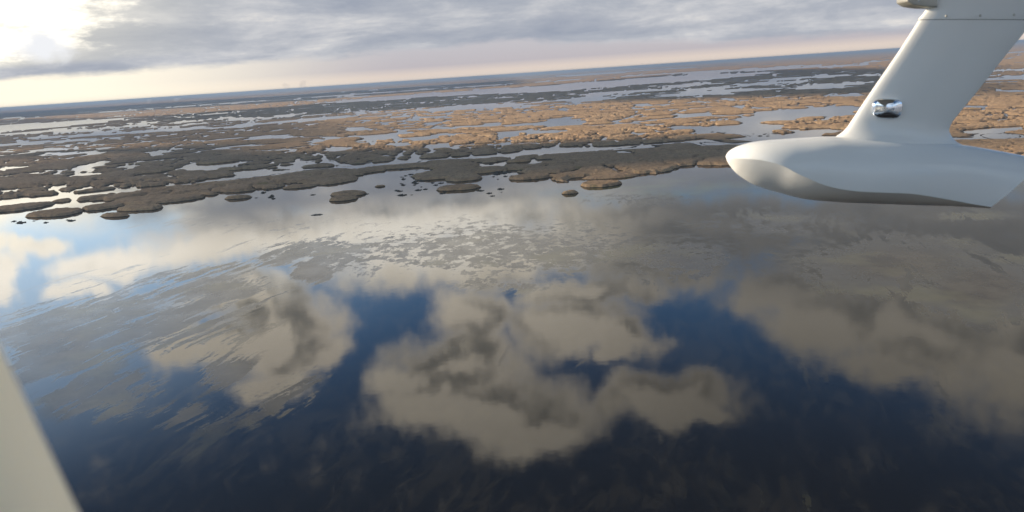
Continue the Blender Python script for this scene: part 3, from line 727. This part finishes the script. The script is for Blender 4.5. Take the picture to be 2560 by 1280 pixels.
# light under the wing tip
def rbox(name, pts, Yd, dep, mat, parent, rad=.01):
    near = [air(*p, Yd) for p in pts]; bm = bmesh.new()
    a = [bm.verts.new(p) for p in near]; b_ = [bm.verts.new((p[0], p[1] + dep, p[2])) for p in near]
    n = len(a); bm.faces.new(a); bm.faces.new(b_[::-1])
    for i in range(n): bm.faces.new((a[i], b_[i], b_[(i + 1) % n], a[(i + 1) % n]))
    bmesh.ops.recalc_face_normals(bm, faces=bm.faces)
    bmesh.ops.bevel(bm, geom=list(bm.edges), offset=rad, segments=4, affect='EDGES', profile=.5)
    me = bpy.data.meshes.new(name); bm.to_mesh(me); bm.free(); me.materials.append(mat); me.shade_smooth()
    o = bpy.data.objects.new(name, me); C.objects.link(o); o.parent = parent; return o
lamp = rbox('landing_light', [(2267, -60), (2268, 4), (2282, 13), (2312, 17.5), (2345, 18), (2345, -60)], Y0 - .03, .09, STEEL, plane, .006)
disc('screw', 2297, 3, Y0 - 0.031, 0.003, .6, CHROME, lamp)
# wing overhead
def solid(name, verts, faces, mat, parent, smooth=False, bev=0):
    o = mesh_obj(name, verts, faces, mat, parent, smooth); return o
V = []; 
for yy in (-3.6, -.35, 3.5):
    for i in range(28):
        ph = 2 * math.pi * i / 28; f = (1 - math.cos(ph)) / 2
        V.append((1.1 + 1.35 * (f - .25) + .25 * max(0, yy - 3), yy, 1.02 + (.10 if ph < math.pi else -.06) * math.sqrt(f) * (1 - f) ** .7 * 2.2 * (1 if True else 0)))
fc = [(k * 28 + i, (k + 1) * 28 + i, (k + 1) * 28 + (i + 1) % 28, k * 28 + (i + 1) % 28) for k in range(2) for i in range(28)]
fc += [tuple(range(28)), tuple(range(56, 84))[::-1]]
wing = mesh_obj('wing', V, fc, WHITE, plane); sharp(wing, 50)
# fuselage with the open cabin side around the camera
secs = [(-3.6, .05, -.50, -.42), (-3.3, .22, -.68, -.28), (-2.6, .42, -.85, -.12), (-1.8, .52, -.95, -.02), (-1.2, .56, -1.0, .10), (-.85, .58, -1.0, .34), (-.5, .60, -1.0, .52), (-.2, .61, -1.0, .56), (.25, .61, -1.0, .58), (.7, .60, -1.0, .58), (1.1, .58, -.98, .55), (1.7, .48, -.9, .42), (2.6, .32, -.7, .25), (4.2, .14, -.35, .15)]
M = 32; V = []; FCY = -.33
for x_, w_, zb, zt in secs:
    for i in range(M):
        a = 2 * math.pi * (i + .5) / M; cz = (zb + zt) / 2; hh = (zt - zb) / 2; n_ = 2.8
        cx_, sy_ = math.cos(a), math.sin(a); r_ = (abs(cx_) ** n_ + abs(sy_) ** n_) ** (-1 / n_)
        V.append((x_, FCY + w_ * r_ * cx_, cz + hh * r_ * sy_))
fc = []; gl = []
for k in range(len(secs) - 1):
    for i in range(M):
        f = (k * M + i, k * M + (i + 1) % M, (k + 1) * M + (i + 1) % M, (k + 1) * M + i)
        cc_ = np.mean([V[j] for j in f], 0)
        if cc_[1] > 0 and -.5 < cc_[0] < 1.1 and cc_[2] > -.62: continue         # open window at the camera; roof strip above left out to light the pillar
        (gl if (4 <= k <= 10 and -.25 < cc_[2] and k != 8) else fc).append(f)  # panes enlarged and glazing added over the roof to light the pillar
fc += [tuple(range(M)), tuple((len(secs) - 1) * M + i for i in range(M))]
mesh_obj('fuselage', V, fc, WHITE, plane)
panes = {}
for f in gl:
    c_ = np.mean([V[j] for j in f], 0); panes.setdefault((f[0] // M, c_[1] > FCY), []).append(f)
for fs in panes.values():
    ids = sorted({j for f in fs for j in f}); mesh_obj('window', [V[j] for j in ids], [tuple(ids.index(j) for j in f) for f in fs], GLASS, plane)
# engine on its pylon with spinner and propeller at rest
V = []; ns = [(-1.35, .02), (-1.30, .07), (-1.18, .12), (-1.17, .19), (-.9, .24), (-.2, .24), (.5, .16), (.9, .06)]
for x_, w_ in ns:
    for i in range(24):
        a = 2 * math.pi * i / 24; V.append((x_, FCY + w_ * math.cos(a), 1.12 + w_ * math.sin(a)))
fc = [(k * 24 + i, k * 24 + (i + 1) % 24, (k + 1) * 24 + (i + 1) % 24, (k + 1) * 24 + i) for k in range(len(ns) - 1) for i in range(24)]
eng = mesh_obj('engine', V, fc, WHITE, plane); sharp(eng, 50)
for k in range(3):
    a = R(20 + 120 * k); ca, sa = math.cos(a), math.sin(a); V = []
    for r_, w_, tw in ((.06, .04, .9), (.3, .07, .6), (.6, .06, .35), (.85, .03, .2)):
        for s1 in (-1, 1):
            for s2 in (-1, 1):
                tx = s1 * w_ * math.sin(tw) + s2 * .006; tt = s1 * w_ * math.cos(tw)
                V.append((-1.24 + tx, FCY + r_ * ca - tt * sa, 1.12 + r_ * sa + tt * ca))
    fc = []
    for j in range(3):
        b_ = j * 4
        for p, q_ in ((0, 1), (1, 3), (3, 2), (2, 0)): fc.append((b_ + p, b_ + q_, b_ + 4 + q_, b_ + 4 + p))
    fc.append((12, 13, 15, 14)); mesh_obj('propeller_blade', V, fc, SEAM, eng)
# blurred window pillar, a third of a metre from the lens
def pillar():
    Yp = .30
    e1 = air(-97, 790, Yp); e2 = air(163, 1330, Yp)
    d = (e2 - e1) / np.linalg.norm(e2 - e1); n_ = np.array([d[2], 0, -d[0]]); n_ = -n_ if n_[0] > 0 else n_      # into the pillar, to the left
    wd = np.linalg.norm(air(150, 900, Yp) - air(0, 900, Yp)) * .92
    prof = [(0, .012), (.0015, .004), (.006, 0), (wd * .5, -.002), (wd - .004, 0), (wd, .004), (wd + .001, .02), (wd * .5, .03), (.004, .02)]
    V = []; a0 = e1 - d * .45; a1 = e2 + d * .25
    for p0 in (a0, e1, (e1 + e2) / 2, e2, a1):
        for u_, v_ in prof: V.append(tuple(p0 + n_ * u_ + np.array([0, 1, 0]) * (v_ - .62 * u_)))
    M_ = len(prof)
    fc = [(k * M_ + i, k * M_ + (i + 1) % M_, (k + 1) * M_ + (i + 1) % M_, (k + 1) * M_ + i) for k in range(4) for i in range(M_)]
    fc += [tuple(range(M_)), tuple(4 * M_ + i for i in range(M_))[::-1]]
    o = mesh_obj('window_pillar', V, fc, CREAM, plane); sharp(o, 50)
    V = []
    for p0 in (a0, e1, e2, a1):
        for u_, v_ in ((wd + .0005, -.004), (wd + .012, -.004), (wd + .012, .03), (wd + .0015, .03)): V.append(tuple(p0 + n_ * u_ + np.array([0, 1, 0]) * (v_ - .62 * u_)))
    fc = [(k * 4 + i, k * 4 + (i + 1) % 4, (k + 1) * 4 + (i + 1) % 4, (k + 1) * 4 + i) for k in range(3) for i in range(4)]
    mesh_obj('window_seal', V, fc, RUBBER, plane)
pillar()
